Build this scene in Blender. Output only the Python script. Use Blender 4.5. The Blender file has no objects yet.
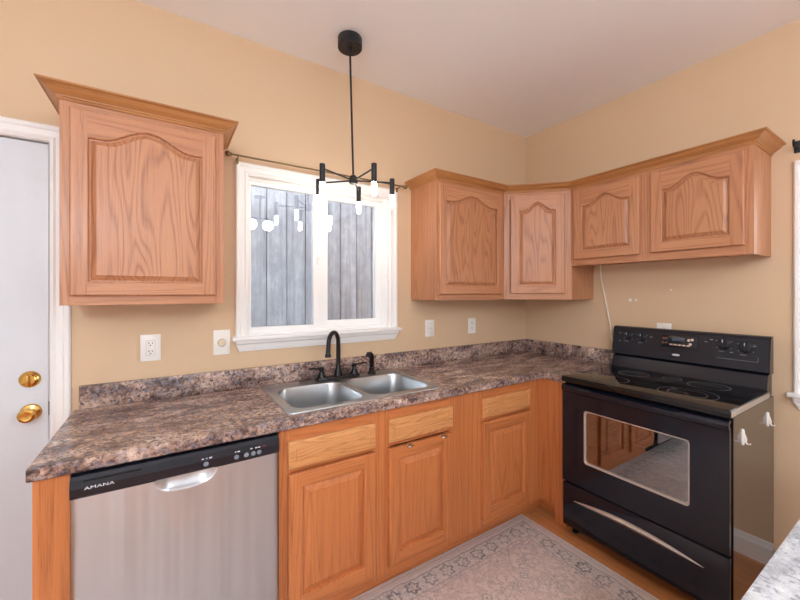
import bpy, bmesh, math, random
from mathutils import Vector, Matrix
random.seed(4)
PI = math.pi
S = bpy.context.scene
COL = S.collection

# ------------------------------------------------------------------ camera, world, light, exposure
CAM = (-2.6317, -2.068, 1.4153)
YAW = 0.5699                      # heading, clockwise from +y
cd = bpy.data.cameras.new('camera')
cd.sensor_fit = 'HORIZONTAL'; cd.sensor_width = 36.0
cd.lens = 361.45 / 800 * 36.0
cd.shift_y = -7.2 / 800
cd.clip_start = 0.02
cam = bpy.data.objects.new('camera', cd); COL.objects.link(cam)
cam.location = CAM; cam.rotation_euler = (PI / 2, 0, -YAW)
S.camera = cam

W = bpy.data.worlds.new('world'); S.world = W; W.use_nodes = True
bg = W.node_tree.nodes['Background']
bg.inputs['Color'].default_value = (0.86, 0.93, 1.0, 1); bg.inputs['Strength'].default_value = 3.4

S.view_settings.view_transform = 'Standard'
S.view_settings.look = 'None'
S.view_settings.gamma = 1.0
S.view_settings.use_curve_mapping = False
S.view_settings.exposure = 1.1
S.cycles.use_denoising = True
S.cycles.max_bounces = 10
S.cycles.diffuse_bounces = 6
S.cycles.sample_clamp_indirect = 6.0

# daylight entering by the window in the right wall
dl = bpy.data.lights.new('daylight_right_window', 'AREA'); dl.shape = 'RECTANGLE'; dl.size = 1.05; dl.size_y = 0.95; dl.energy = 14; dl.color = (0.95, 0.98, 1.0)
do = bpy.data.objects.new('daylight_right_window', dl); COL.objects.link(do); do.location = (0.25, -2.14, 1.47); do.rotation_euler = (0, PI / 2, 0)
GLOBE_W = {'kitchen': 27.0, 'dining': 40.0}   # radiance of the globes; the kitchen one is an added fill light
BULB = 24.0

# ------------------------------------------------------------------ helpers
def lin(r, g, b):
    f = lambda c: (c / 255 / 12.92) if c / 255 <= 0.04045 else ((c / 255 + 0.055) / 1.055) ** 2.4
    return (f(r), f(g), f(b), 1.0)

class NT:
    def __init__(s, name):
        s.m = bpy.data.materials.new(name); s.m.use_nodes = True
        s.t = s.m.node_tree; s.p = s.t.nodes['Principled BSDF']; s.out = s.t.nodes['Material Output']
    def n(s, kind, props=None, **ins):
        nd = s.t.nodes.new(kind)
        for k, v in (props or {}).items(): setattr(nd, k, v)
        for k, v in ins.items(): s.set(nd, k, v)
        return nd
    def set(s, nd, k, v):
        if k.startswith('i') and k[1:].isdigit(): sock = nd.inputs[int(k[1:])]
        else: sock = nd.inputs[k.replace('_', ' ')]
        if hasattr(v, 'links'): s.t.links.new(v, sock)
        else: sock.default_value = v
    def math(s, op, a, b=0.0, c=None):
        kw = dict(i0=a, i1=b)
        if c is not None: kw['i2'] = c
        return s.n('ShaderNodeMath', {'operation': op}, **kw).outputs[0]
    def ramp(s, fac, stops, interp='LINEAR'):
        r = s.n('ShaderNodeValToRGB', Fac=fac); e = r.color_ramp; e.interpolation = interp
        while len(e.elements) < len(stops): e.elements.new(0.5)
        for el, (pos, c) in zip(e.elements, stops): el.position = pos; el.color = c
        return r.outputs[0]
    def mix(s, fac, a, b, blend='MIX'):
        nd = s.n('ShaderNodeMix', {'data_type': 'RGBA', 'blend_type': blend})
        for i, v in ((0, fac), (6, a), (7, b)):
            if hasattr(v, 'links'): s.t.links.new(v, nd.inputs[i])
            else: nd.inputs[i].default_value = v
        return nd.outputs[2]
    def noise(s, vec, scale, detail=2.0, rough=0.5, dist=0.0):
        nd = s.n('ShaderNodeTexNoise', Vector=vec, Scale=scale, Detail=detail, Roughness=rough, Distortion=dist)
        return nd.outputs[0]
    def obj(s): return s.n('ShaderNodeTexCoord').outputs['Object']
    def scaled(s, vec, sc): return s.n('ShaderNodeVectorMath', {'operation': 'MULTIPLY'}, i0=vec, i1=sc).outputs[0]
    def bump(s, h, strength, dist=0.002):
        b = s.n('ShaderNodeBump', Height=h, Strength=strength, Distance=dist)
        s.set(s.p, 'Normal', b.outputs[0])
    def P(s, **k):
        for a, v in k.items(): s.set(s.p, a, v)
        return s

def plain(name, col, rough=0.5, metal=0.0, **k):
    n = NT(name); n.P(Base_Color=col, Roughness=rough, Metallic=metal, **k); return n.m

def oak(name, grain, light, mid, dark, rings=14.0, rough=0.40, along=0.35, across=11.0, lines=0.75):
    n = NT(name); v = n.obj()
    oi = n.n('ShaderNodeObjectInfo').outputs['Random']
    off = n.n('ShaderNodeCombineXYZ', X=n.math('MULTIPLY', oi, 13.0), Y=n.math('MULTIPLY', oi, 7.0), Z=n.math('MULTIPLY', oi, 29.0)).outputs[0]
    v = n.n('ShaderNodeVectorMath', {'operation': 'ADD'}, i0=v, i1=off).outputs[0]
    ax = {'x': 0, 'y': 1, 'z': 2}[grain]
    def st(along, across):
        q = [across] * 3; q[ax] = along; return n.scaled(v, tuple(q))
    big = n.noise(st(along, across), 1.0, 1.5, 0.45, 0.25)
    saw = n.math('FRACT', n.math('MULTIPLY', big, rings))
    line = n.ramp(saw, [(0.0, (1, 1, 1, 1)), (0.25, (0.12, 0.12, 0.12, 1)), (0.7, (0, 0, 0, 1)), (1.0, (0.8, 0.8, 0.8, 1))])
    pores = n.ramp(n.noise(st(9.0, 420.0), 1.0, 2.0, 0.6), [(0.52, (0, 0, 0, 1)), (0.68, (1, 1, 1, 1))])
    fine = n.noise(st(3.0, 90.0), 1.0, 2.0, 0.6)
    tone = n.noise(st(0.7, 5.0), 1.0, 2.0, 0.5)
    c = n.mix(n.math('MULTIPLY_ADD', tone, 1.6, -0.35), light, mid)
    c = n.mix(n.math('MULTIPLY', n.math('MULTIPLY', line, lines), n.math('MULTIPLY_ADD', fine, 0.95, -0.02)), c, dark)
    c = n.mix(n.math('MULTIPLY', pores, n.math('MULTIPLY_ADD', line, 0.35, 0.22)), c, dark)
    n.P(Base_Color=c, Roughness=rough)
    n.p.inputs['Coat Weight'].default_value = 0.06; n.p.inputs['Coat Roughness'].default_value = 0.2
    n.bump(n.math('MULTIPLY', pores, -1.0), 0.12, 0.001)
    return n.m

class Geo:
    """collects shapes for ONE mesh object"""
    def __init__(s): s.bm = bmesh.new()
    def _add(s, tb, mat, smooth):
        me = bpy.data.meshes.new('t'); 
        for f in tb.faces: f.material_index = mat; f.smooth = smooth
        tb.to_mesh(me); tb.free(); s.bm.from_mesh(me); bpy.data.meshes.remove(me)
    def box(s, x0, x1, y0, y1, z0, z1, mat=0, bev=0.0, seg=2, M=None):
        tb = bmesh.new(); bmesh.ops.create_cube(tb, size=1.0)
        for v in tb.verts:
            v.co = Vector(((x0 + x1) / 2 + v.co.x * (x1 - x0), (y0 + y1) / 2 + v.co.y * (y1 - y0), (z0 + z1) / 2 + v.co.z * (z1 - z0)))
        if bev > 0: bmesh.ops.bevel(tb, geom=tb.edges[:], offset=bev, segments=seg, profile=0.5, affect='EDGES')
        if M: bmesh.ops.transform(tb, matrix=M, verts=tb.verts)
        bmesh.ops.recalc_face_normals(tb, faces=tb.faces)
        s._add(tb, mat, bev > 0); return s
    def loft(s, loops, mat=0, smooth=True, closed=True, cap0=True, cap1=True):
        tb = bmesh.new(); R = [[tb.verts.new(p) for p in l] for l in loops]; n = len(R[0])
        for a, b in zip(R, R[1:]):
            for i in range(n if closed else n - 1):
                j = (i + 1) % n
                try: tb.faces.new((a[i], a[j], b[j], b[i]))
                except ValueError: pass
        if cap0: tb.faces.new(R[0][::-1])
        if cap1: tb.faces.new(R[-1])
        bmesh.ops.remove_doubles(tb, verts=tb.verts, dist=1e-6)
        bmesh.ops.recalc_face_normals(tb, faces=tb.faces)
        s._add(tb, mat, smooth); return s
    def lathe(s, prof, c=(0, 0, 0), axis=(0, 0, 1), n=24, mat=0, cap0=True, cap1=True):
        q = Vector((0, 0, 1)).rotation_difference(Vector(axis).normalized()); c = Vector(c)
        loops = [[c + q @ Vector((r * math.cos(2 * PI * i / n), r * math.sin(2 * PI * i / n), h)) for i in range(n)] for r, h in prof]
        return s.loft(loops, mat, True, True, cap0, cap1)
    def cyl(s, p0, p1, r, r1=None, n=20, mat=0):
        p0 = Vector(p0); p1 = Vector(p1); return s.lathe([(r, 0), (r if r1 is None else r1, (p1 - p0).length)], p0, p1 - p0, n, mat)
    def tube(s, pts, r, n=12, mat=0):
        pts = [Vector(p) for p in pts]; rs = r if isinstance(r, (list, tuple)) else [r] * len(pts)
        loops = []; up = None
        for i, p in enumerate(pts):
            d = (pts[min(i + 1, len(pts) - 1)] - pts[max(i - 1, 0)]).normalized()
            if up is None: up = d.orthogonal().normalized()
            up = (up - d * up.dot(d)).normalized(); sd = d.cross(up)
            loops.append([p + (up * math.cos(2 * PI * k / n) + sd * math.sin(2 * PI * k / n)) * rs[i] for k in range(n)])
        return s.loft(loops, mat, True)
    def sphere(s, c, r, mat=0, sc=(1, 1, 1), n=20):
        tb = bmesh.new(); bmesh.ops.create_uvsphere(tb, u_segments=n, v_segments=n // 2, radius=r)
        for v in tb.verts: v.co = Vector((v.co.x * sc[0] + c[0], v.co.y * sc[1] + c[1], v.co.z * sc[2] + c[2]))
        s._add(tb, mat, True); return s
    def prism(s, poly, z0, z1, mat=0):
        return s.loft([[(x, y, z0) for x, y in poly], [(x, y, z1) for x, y in poly]], mat, False)
    def face(s, pts, mat=0, smooth=False):
        tb = bmesh.new(); tb.faces.new([tb.verts.new(p) for p in pts]); s._add(tb, mat, smooth); return s
    def sweep(s, path, prof, z, mat=0, closed=False):
        """profile (outward, up) carried along a plan polyline with mitred corners; outward = right of travel"""
        P_ = [Vector(p) for p in path]; loops = []
        for i, p in enumerate(P_):
            d0 = (p - P_[i - 1]).normalized() if i else None
            d1 = (P_[i + 1] - p).normalized() if i < len(P_) - 1 else None
            ns = [Vector((d.y, -d.x)) for d in (d0, d1) if d is not None]
            m = sum(ns, Vector((0, 0))); m = m / m.length; k = 1 / m.dot(ns[0])
            loops.append([(p.x + m.x * o * k, p.y + m.y * o * k, z + u) for o, u in prof])
        return s.loft(loops, mat, False)
    def build(s, name, mats, parent=None, loc=None, sharp=32):
        for e in s.bm.edges:
            if len(e.link_faces) == 2 and e.calc_face_angle(0) > math.radians(sharp): e.smooth = False
        me = bpy.data.meshes.new(name); s.bm.to_mesh(me); s.bm.free()
        for m in (mats if isinstance(mats, (list, tuple)) else [mats]): me.materials.append(m)
        o = bpy.data.objects.new(name, me); COL.objects.link(o)
        if parent: o.parent = parent
        if loc: o.location = loc
        return o

def tag(o, label, cat, group=None):
    o['label'] = label; o['category'] = cat
    if group: o['group'] = group
    return o
def thing(name, label, cat, loc=(0, 0, 0), rz=0.0, group=None):
    o = bpy.data.objects.new(name, None); COL.objects.link(o); o.empty_display_size = 0.1
    o.location = loc; o.rotation_euler = (0, 0, rz)
    return tag(o, label, cat, group)
def struct(o, label=None, cat=None):
    o['kind'] = 'structure'
    if label: o['label'] = label; o['category'] = cat
    return o
def apply_mods(o):
    dg = bpy.context.evaluated_depsgraph_get(); dg.update()
    me = bpy.data.meshes.new_from_object(o.evaluated_get(dg)); old = o.data; o.modifiers.clear(); o.data = me; me.name = o.name
    return o
def text(name, body, size, mat, parent, M, extrude=0.0004, spacing=1.0, shear=0.0):
    cu = bpy.data.curves.new(name, 'FONT'); cu.body = body; cu.size = size; cu.extrude = extrude
    cu.space_character = spacing; cu.shear = shear; cu.align_x = 'CENTER'; cu.align_y = 'CENTER'
    t = bpy.data.objects.new(name, cu); COL.objects.link(t)
    dg = bpy.context.evaluated_depsgraph_get(); dg.update()
    me = bpy.data.meshes.new_from_object(t.evaluated_get(dg)); bpy.data.objects.remove(t)
    me.materials.clear(); me.materials.append(mat); me.transform(M)
    o = bpy.data.objects.new(name, me); COL.objects.link(o); o.parent = parent
    return o
def rrect(x0, x1, y0, y1, r, z, n=6):
    pts = []
    for cx, cy, a in ((x1 - r, y1 - r, 0), (x0 + r, y1 - r, PI / 2), (x0 + r, y0 + r, PI), (x1 - r, y0 + r, 3 * PI / 2)):
        for k in range(n + 1):
            t = a + k / n * PI / 2; pts.append((cx + r * math.cos(t), cy + r * math.sin(t), z))
    return pts

# ------------------------------------------------------------------ materials
def wall_mat():
    n = NT('tan_wall_paint'); v = n.obj()
    c = n.mix(n.noise(v, 1.4, 3.0, 0.6), lin(217, 188, 155), lin(212, 181, 147))
    n.P(Base_Color=c, Roughness=0.62); n.bump(n.noise(v, 160, 2), 0.05, 0.001); return n.m
M_wall = wall_mat()
M_backwall = plain('off_white_wall_paint', lin(232, 230, 228), 0.6)
M_ceil = plain('ceiling_paint', lin(245, 243, 243), 0.8)
M_white = plain('white_gloss_paint', lin(240, 238, 236), 0.32)
M_door = plain('white_door_paint', lin(214, 218, 224), 0.35)
M_vinyl = plain('white_vinyl', lin(244, 243, 242), 0.3)
M_plastic = plain('white_plastic', lin(240, 236, 230), 0.3)
M_ivory = plain('ivory_plastic', lin(226, 208, 180), 0.35)
M_dark = plain('dark_slot', lin(45, 40, 38), 0.6)
M_gap = plain('shadow_gap_black', lin(16, 16, 17), 0.9)
UP = (lin(198, 142, 103), lin(184, 123, 86), lin(122, 66, 42))  # same oak as the base units, its pinker tint carrying the flash light
LO = (lin(208, 130, 76), lin(192, 112, 62), lin(128, 64, 32))  # same oak again, with warm light off the floor put into its orange
CR = (lin(194, 136, 82), lin(174, 114, 64), lin(116, 68, 34))
OAK = {k + g: oak('oak_%s_%s' % (nm, g), g, *c) for k, c, nm in (('u', UP, 'light'), ('l', LO, 'amber'), ('c', CR, 'honey')) for g in 'xyz'}
OAK['up'] = oak('oak_light_panel', 'z', *UP, rings=15.0, along=0.95, across=8.0, lines=0.95); OAK['lp'] = oak('oak_amber_panel', 'z', *LO, rings=12.0, along=0.6, across=9.0, lines=0.5)
OAK['ud'] = oak('oak_light_drawer', 'x', lin(220, 160, 104), lin(206, 138, 82), lin(150, 86, 42), rings=20.0, along=1.6, across=14.0, lines=1.0)

def granite(name, cols, gl):
    n = NT(name); v = n.obj()
    blot = n.noise(n.scaled(v, (5.0, 11.0, 11.0)), 1.0, 5.0, 0.62, 0.5)
    med = n.noise(v, 46.0, 4.0, 0.72, 0.5)
    fl = n.noise(v, 85.0, 3.0, 0.65)
    base = n.ramp(n.math('ADD', n.math('MULTIPLY', blot, 0.55), n.math('MULTIPLY', med, 0.45)),
                  [(0.38, cols[0]), (0.455, cols[1]), (0.51, cols[2]), (0.565, cols[3]), (0.64, cols[4])])
    grey = n.ramp(n.noise(v, 38.0, 3.0, 0.7), [(0.50, (0, 0, 0, 1)), (0.60, (1, 1, 1, 1))])
    base = n.mix(n.math('MULTIPLY', grey, 0.55), base, cols[5])
    spk = n.ramp(fl, [(0.38, (1, 1, 1, 1)), (0.45, (0, 0, 0, 1))])
    base = n.mix(n.math('MULTIPLY', spk, 0.8), base, cols[6])
    n.P(Base_Color=base, Roughness=gl); return n.m
M_granite = granite('brown_granite_laminate',
    [lin(62, 50, 52), lin(116, 90, 82), lin(166, 136, 122), lin(198, 168, 152), lin(226, 204, 188), lin(140, 134, 142), lin(44, 40, 48)], 0.24)
M_pale = granite('pale_grey_laminate',
    [lin(150, 156, 164), lin(180, 184, 190), lin(206, 210, 214), lin(222, 225, 228), lin(236, 238, 240), lin(196, 202, 210), lin(140, 148, 158)], 0.35)

def steel(name, ax, col, rough=0.27, bmp=0.06):
    n = NT(name); v = n.obj(); q = [260.0] * 3; q[ax] = 3.0
    h = n.noise(n.scaled(v, tuple(q)), 1.0, 2.0, 0.6)
    n.P(Base_Color=col, Metallic=1.0, Roughness=rough)
    if bmp: n.bump(h, bmp, 0.0006)
    n.p.inputs['Anisotropic'].default_value = 0.5 if bmp else 0.0
    return n.m
M_steel = steel('brushed_steel_door', 0, lin(196, 199, 203), 0.30, 0.0)
_n = M_steel.node_tree; _t = _n.nodes.new('ShaderNodeTangent'); _t.direction_type = 'RADIAL'; _t.axis = 'Z'
_c = _n.nodes.new('ShaderNodeTexCoord'); _m = _n.nodes.new('ShaderNodeVectorMath'); _m.operation = 'MULTIPLY'; _m.inputs[1].default_value = (11.0, 1.0, 0.5)
_z = _n.nodes.new('ShaderNodeTexNoise'); _z.inputs['Scale'].default_value = 1.0; _z.inputs['Detail'].default_value = 2.0
_b = _n.nodes.new('ShaderNodeBump'); _b.inputs['Strength'].default_value = 0.6; _b.inputs['Distance'].default_value = 0.02
_n.links.new(_c.outputs['Object'], _m.inputs[0]); _n.links.new(_m.outputs[0], _z.inputs['Vector']); _n.links.new(_z.outputs[0], _b.inputs['Height'])
_n.links.new(_b.outputs[0], _n.nodes['Principled BSDF'].inputs['Normal'])
_n.links.new(_t.outputs[0], _n.nodes['Principled BSDF'].inputs['Tangent']); _n.nodes['Principled BSDF'].inputs['Anisotropic'].default_value = 0.8; _n.nodes['Principled BSDF'].inputs['Anisotropic Rotation'].default_value = 0.25
M_sink = steel('satin_sink_steel', 0, lin(186, 189, 192), 0.28, 0.0)
M_chrome = plain('chrome', lin(220, 220, 222), 0.12, 1.0)
M_brass = plain('polished_brass', lin(216, 172, 96), 0.16, 1.0)
M_rod = plain('antique_brass', lin(128, 108, 80), 0.35, 1.0)
M_bronze = plain('oil_rubbed_bronze', lin(44, 42, 44), 0.28, 0.6)
M_black = plain('matte_black_metal', lin(36, 36, 40), 0.42, 0.3)
M_enamel = plain('black_enamel', lin(18, 22, 33), 0.13)
M_panelblack = plain('black_console_plastic', lin(22, 26, 37), 0.25)
M_glassblack = plain('black_ceramic_glass', lin(15, 15, 17), 0.07)
M_ring = plain('burner_ring_print', lin(96, 94, 94), 0.3)
M_mark = plain('printed_white_marks', lin(215, 217, 220), 0.5)
M_dimmark = plain('printed_grey_marks', lin(120, 130, 140), 0.5)
M_red = plain('red_marks', lin(160, 70, 60), 0.5)
M_badge = plain('silver_badge', lin(215, 215, 218), 0.3, 0.6)
M_lcd = NT('lit_display').P(Base_Color=lin(22, 26, 32), Roughness=0.15).m
M_oveninside = plain('grey_oven_enamel', lin(120, 124, 128), 0.5)
M_trimgrey = plain('warm_grey_window_trim', lin(190, 180, 170), 0.3, 0.5)
M_side = plain('glossy_range_side', lin(52, 44, 40), 0.10); M_side.node_tree.nodes['Principled BSDF'].inputs['IOR'].default_value = 2.1
M_cord = plain('white_cord_rubber', lin(238, 228, 214), 0.5)

def glass(name, tint, refl):
    n = NT(name); t = n.n('ShaderNodeBsdfTransparent', Color=tint); g = n.n('ShaderNodeBsdfGlossy', Color=(1, 1, 1, 1), Roughness=0.0)
    f = n.n('ShaderNodeFresnel', IOR=1.5)
    k = n.math('MINIMUM', n.math('MULTIPLY', f.outputs[0], refl), 1.0)
    m = n.n('ShaderNodeMixShader', i0=k, i1=t.outputs[0], i2=g.outputs[0])
    n.t.links.new(m.outputs[0], n.out.inputs['Surface']); n.t.nodes.remove(n.p); return n.m
M_pane = glass('double_glazing', (0.93, 0.95, 0.96, 1), 2.0)
M_ovenglass = glass('tinted_oven_glass', (0.62, 0.66, 0.68, 1), 5.5)

def emit(name, col, k):
    n = NT(name); n.P(Base_Color=(0.9, 0.9, 0.9, 1), Roughness=0.3, Emission_Color=col, Emission_Strength=k); return n.m
M_bulb = emit('lit_bulb', (1.0, 0.90, 0.76, 1), BULB)
M_globe_fill = emit('added_fill_globe', (0.81, 0.92, 1.0, 1), GLOBE_W['kitchen'])
M_globe_d = emit('lit_dining_globe', (0.83, 0.92, 1.0, 1), GLOBE_W['dining'])

def fence_mat():
    n = NT('weathered_fence_boards'); v = n.obj()
    g = n.noise(n.scaled(v, (38.0, 38.0, 1.6)), 1.0, 4.0, 0.65, 0.3)
    b = n.noise(n.scaled(v, (14, 14, 9)), 1.0, 4.0, 0.7)
    c = n.ramp(n.math('MULTIPLY_ADD', b, 0.5, n.math('MULTIPLY', g, 0.5)), [(0.3, lin(112, 115, 128)), (0.5, lin(146, 150, 162)), (0.7, lin(184, 186, 196))])
    n.P(Base_Color=c, Roughness=0.85); return n.m
M_fence = fence_mat()
M_soil = plain('outside_ground_earth', lin(120, 115, 104), 0.95)

def floor_mat():
    n = NT('oak_strip_floor'); v = n.obj()
    br = n.n('ShaderNodeTexBrick', {'offset': 0.37}, Vector=n.n('ShaderNodeMapping', Vector=v, Rotation=(0, 0, PI / 2)).outputs[0],
             Color1=lin(206, 138, 86), Color2=lin(190, 120, 70), Mortar=lin(120, 70, 36), Scale=1.0, Mortar_Size=0.0012, Brick_Width=0.9, Row_Height=0.057)
    gr = n.noise(n.scaled(v, (120.0, 5.0, 5.0)), 1.0, 3.0, 0.6)
    n.P(Base_Color=n.mix(n.math('MULTIPLY', gr, 0.35), br.outputs[0], lin(150, 88, 46)), Roughness=0.3); return n.m
M_floor = floor_mat()

RX0, RX1, RY0, RY1 = -3.30, -0.735, -1.80, -0.5475
def rug_mat():
    n = NT('faded_persian_rug_pile'); v0 = n.obj()
    wob = n.n('ShaderNodeTexNoise', Vector=v0, Scale=16.0, Detail=3.0).outputs['Color']
    wob = n.scaled(n.n('ShaderNodeVectorMath', {'operation': 'SUBTRACT'}, i0=wob, i1=(0.5, 0.5, 0.5)).outputs[0], (0.034, 0.034, 0.0))
    v = n.n('ShaderNodeVectorMath', {'operation': 'ADD'}, i0=v0, i1=wob).outputs[0]
    sp = n.n('ShaderNodeSeparateXYZ', Vector=v); x, y = sp.outputs[0], sp.outputs[1]
    hx, hy = (RX1 - RX0) / 2, (RY1 - RY0) / 2
    dx = n.math('SUBTRACT', hx, n.math('ABSOLUTE', x)); dy = n.math('SUBTRACT', hy, n.math('ABSOLUTE', y))
    d = n.math('MINIMUM', dx, dy)
    along = n.math('ADD', n.math('MULTIPLY', n.math('LESS_THAN', dx, dy), y), n.math('MULTIPLY', n.math('GREATER_THAN', dx, dy), x))
    pale, pink, blue, beige = lin(234, 221, 214), lin(224, 200, 191), lin(116, 112, 122), lin(234, 223, 213)
    wear = n.noise(v, 9.0, 5.0, 0.7)
    fine = n.noise(v, 120.0, 3.0, 0.7)
    vor = n.n('ShaderNodeTexVoronoi', Vector=n.scaled(v, (1, 1, 0)), Scale=58.0, Randomness=0.75); vd = vor.outputs['Distance']
    mot = n.ramp(vd, [(0.0, (0.9, 0.9, 0.9, 1)), (0.20, (0.6, 0.6, 0.6, 1)), (0.34, (0, 0, 0, 1))])
    vine = n.ramp(n.noise(v, 24.0, 2.0, 0.5), [(0.44, (0, 0, 0, 1)), (0.475, (0.8, 0.8, 0.8, 1)), (0.51, (0, 0, 0, 1)), (0.56, (0.55, 0.55, 0.55, 1)), (0.60, (0, 0, 0, 1))])
    mot = n.math('MAXIMUM', mot, vine)
    field = n.mix(n.math('MULTIPLY', mot, n.math('MULTIPLY_ADD', wear, 2.4, -0.35)), n.mix(wear, pink, pale), lin(150, 138, 142))
    # little diamonds and medallions spread over the field
    def tri(t, per): return n.math('ABSOLUTE', n.math('SUBTRACT', n.math('FRACT', n.math('DIVIDE', t, per)), 0.5))
    dia = n.math('ADD', tri(n.math('ADD', x, 0.03), 0.26), tri(n.math('ADD', y, 0.07), 0.24))
    ring = n.math('MULTIPLY', n.math('GREATER_THAN', dia, 0.07), n.math('LESS_THAN', dia, 0.13))
    field = n.mix(n.math('MULTIPLY', n.math('LESS_THAN', dia, 0.14), 0.55), field, beige)
    field = n.mix(n.math('MULTIPLY', ring, 0.5), field, lin(148, 140, 142))
    core = n.math('LESS_THAN', dia, 0.03); field = n.mix(n.math('MULTIPLY', core, 0.6), field, blue)
    # main border: flower rosettes on a vine
    a = n.math('SUBTRACT', n.math('FRACT', n.math('DIVIDE', along, 0.105)), 0.5); a = n.math('MULTIPLY', a, 0.105)
    b = n.math('SUBTRACT', d, 0.105)
    r = n.math('SQRT', n.math('ADD', n.math('MULTIPLY', a, a), n.math('MULTIPLY', b, b)))
    ang = n.math('ARCTAN2', b, a)
    pet = n.math('MULTIPLY_ADD', n.math('SINE', n.math('MULTIPLY', ang, 6.0)), 0.006, r)
    ros = n.ramp(n.math('MULTIPLY', pet, 18.0), [(0.0, (1, 1, 1, 1)), (0.14, (0, 0, 0, 1)), (0.36, (0, 0, 0, 1)), (0.44, (1, 1, 1, 1)), (0.60, (1, 1, 1, 1)), (0.68, (0.1, 0.1, 0.1, 1))], 'LINEAR')
    band = n.math('MULTIPLY', n.math('GREATER_THAN', d, 0.062), n.math('LESS_THAN', d, 0.148))
    leaf = n.ramp(vd, [(0.0, (1, 1, 1, 1)), (0.28, (0.4, 0.4, 0.4, 1)), (0.42, (0, 0, 0, 1))])
    ink = n.math('MAXIMUM', n.math('MULTIPLY', ros, 0.75), n.math('MULTIPLY', n.math('MAXIMUM', leaf, vine), 0.7))
    ink = n.math('MULTIPLY', ink, n.math('MULTIPLY_ADD', wear, 2.6, -0.35))
    bord = n.mix(ink, n.mix(wear, pale, beige), blue)
    c = n.mix(band, field, bord)
    # outer guard stripes
    def stripe(lo, hi): return n.math('MULTIPLY', n.math('GREATER_THAN', d, lo), n.math('LESS_THAN', d, hi))
    c = n.mix(n.math('MULTIPLY', stripe(0.0, 0.058), 0.75), c, pale)
    for lo, hi, k in ((0.020, 0.024, 0.55), (0.034, 0.037, 0.5), (0.054, 0.062, 0.6), (0.150, 0.156, 0.5), (0.174, 0.178, 0.4)):
        c = n.mix(n.math('MULTIPLY', stripe(lo, hi), k), c, lin(150, 142, 146))
    c = n.mix(n.math('MULTIPLY', fine, 0.28), c, lin(150, 140, 140))
    n.P(Base_Color=c, Roughness=0.95); n.bump(fine, 0.35, 0.002); return n.m
M_rug = rug_mat()
def sheer_mat():
    n = NT('sheer_curtain_cloth'); d = n.n('ShaderNodeBsdfDiffuse', Color=(0.9, 0.9, 0.9, 1)); t = n.n('ShaderNodeBsdfTranslucent', Color=(0.9, 0.9, 0.9, 1))
    m = n.n('ShaderNodeMixShader', i0=0.55, i1=d.outputs[0], i2=t.outputs[0]); n.t.links.new(m.outputs[0], n.out.inputs['Surface']); n.t.nodes.remove(n.p); return n.m
M_sheer = sheer_mat()

# ------------------------------------------------------------------ room shell
ZC, XL, YF, T = 2.77, -4.5, -4.7, 0.14
def wall_x(name, y0, y1, x0, x1, holes, mat=None):      # wall along x; holes (xa, xb, za, zb)
    g = Geo(); holes = sorted(holes); x = x0
    for xa, xb, za, zb in holes:
        g.box(x, xa, y0, y1, 0, ZC)
        if za > 0: g.box(xa, xb, y0, y1, 0, za)
        g.box(xa, xb, y0, y1, zb, ZC); x = xb
    g.box(x, x1, y0, y1, 0, ZC)
    return struct(g.build(name, mat or M_wall))
def wall_y(name, x0, x1, y0, y1, holes, mat=None):
    g = Geo(); holes = sorted(holes); y = y0
    for ya, yb, za, zb in holes:
        g.box(x0, x1, y, ya, 0, ZC)
        if za > 0: g.box(x0, x1, ya, yb, 0, za)
        g.box(x0, x1, ya, yb, zb, ZC); y = yb
    g.box(x0, x1, y, y1, 0, ZC)
    return struct(g.build(name, mat or M_wall))
WX0, WX1, WZ0, WZ1 = -2.285, -1.385, 1.185, 2.055          # opening of window_1
DX0, DX1, DZ = -3.965, -3.045, 2.052                        # opening of door_1
V0, V1, VZ0, VZ1 = -2.62, -1.66, 0.92, 2.02                # opening of window_2 (right wall)
U0, U1, UZ0, UZ1 = -1.60, -0.30, 0.75, 1.86                 # opening of window_3 (front wall)
wall_x('wall_back', 0, T, XL, T, [(DX0, DX1, 0, DZ), (WX0, WX1, WZ0, WZ1)])
wall_y('wall_right', 0, T, YF - T, 0, [(V0, V1, VZ0, VZ1)])
wall_y('wall_left', XL - T, XL, YF - T, T, [], M_backwall)
wall_x('wall_front', YF - T, YF, XL, 0, [(U0, U1, UZ0, UZ1)], M_backwall)
struct(Geo().box(XL - T, T, YF - T, T, ZC, ZC + 0.1).build('ceiling', M_ceil))
struct(Geo().box(XL - T, T, YF - T, T, -0.1, 0).build('floor', M_floor))
g = Geo(); BP = [(0, 0), (0.016, 0), (0.016, 0.085), (0.010, 0.10), (0.006, 0.115), (0, 0.118)]
g.sweep([(0.0, -1.56), (0.0, YF)], BP, 0.0); struct(g.build('baseboard_right', M_white))
g = Geo(); g.sweep([(0.0, YF), (XL, YF)], BP, 0.0); struct(g.build('baseboard_front', M_white))
g = Geo(); g.sweep([(XL, YF), (XL, 0.0)], BP, 0.0); struct(g.build('baseboard_left', M_white))

def casing(g, u0, u1, z0, z1, w, tr, mat=0, legs_to=None):
    """profiled flat casing around an opening in local (x, -y outward, z) coords: two legs and a head"""
    prof = [(0, 0), (0, 0.010), (0.012, 0.016), (0.020, 0.012), (w * 0.62, 0.014), (w * 0.72, 0.020), (w - 0.006, 0.020), (w, 0.014), (w, 0)]
    zb = z0 if legs_to is None else legs_to
    loops = []
    for px, pz, mx, mz in ((u0, zb, -1, 0), (u0, z1, -1, 1), (u1, z1, 1, 1), (u1, zb, 1, 0)):
        loops.append([(px + mx * o, -d, pz + mz * o) for o, d in prof])
    g.loft(loops, mat, False)

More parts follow.
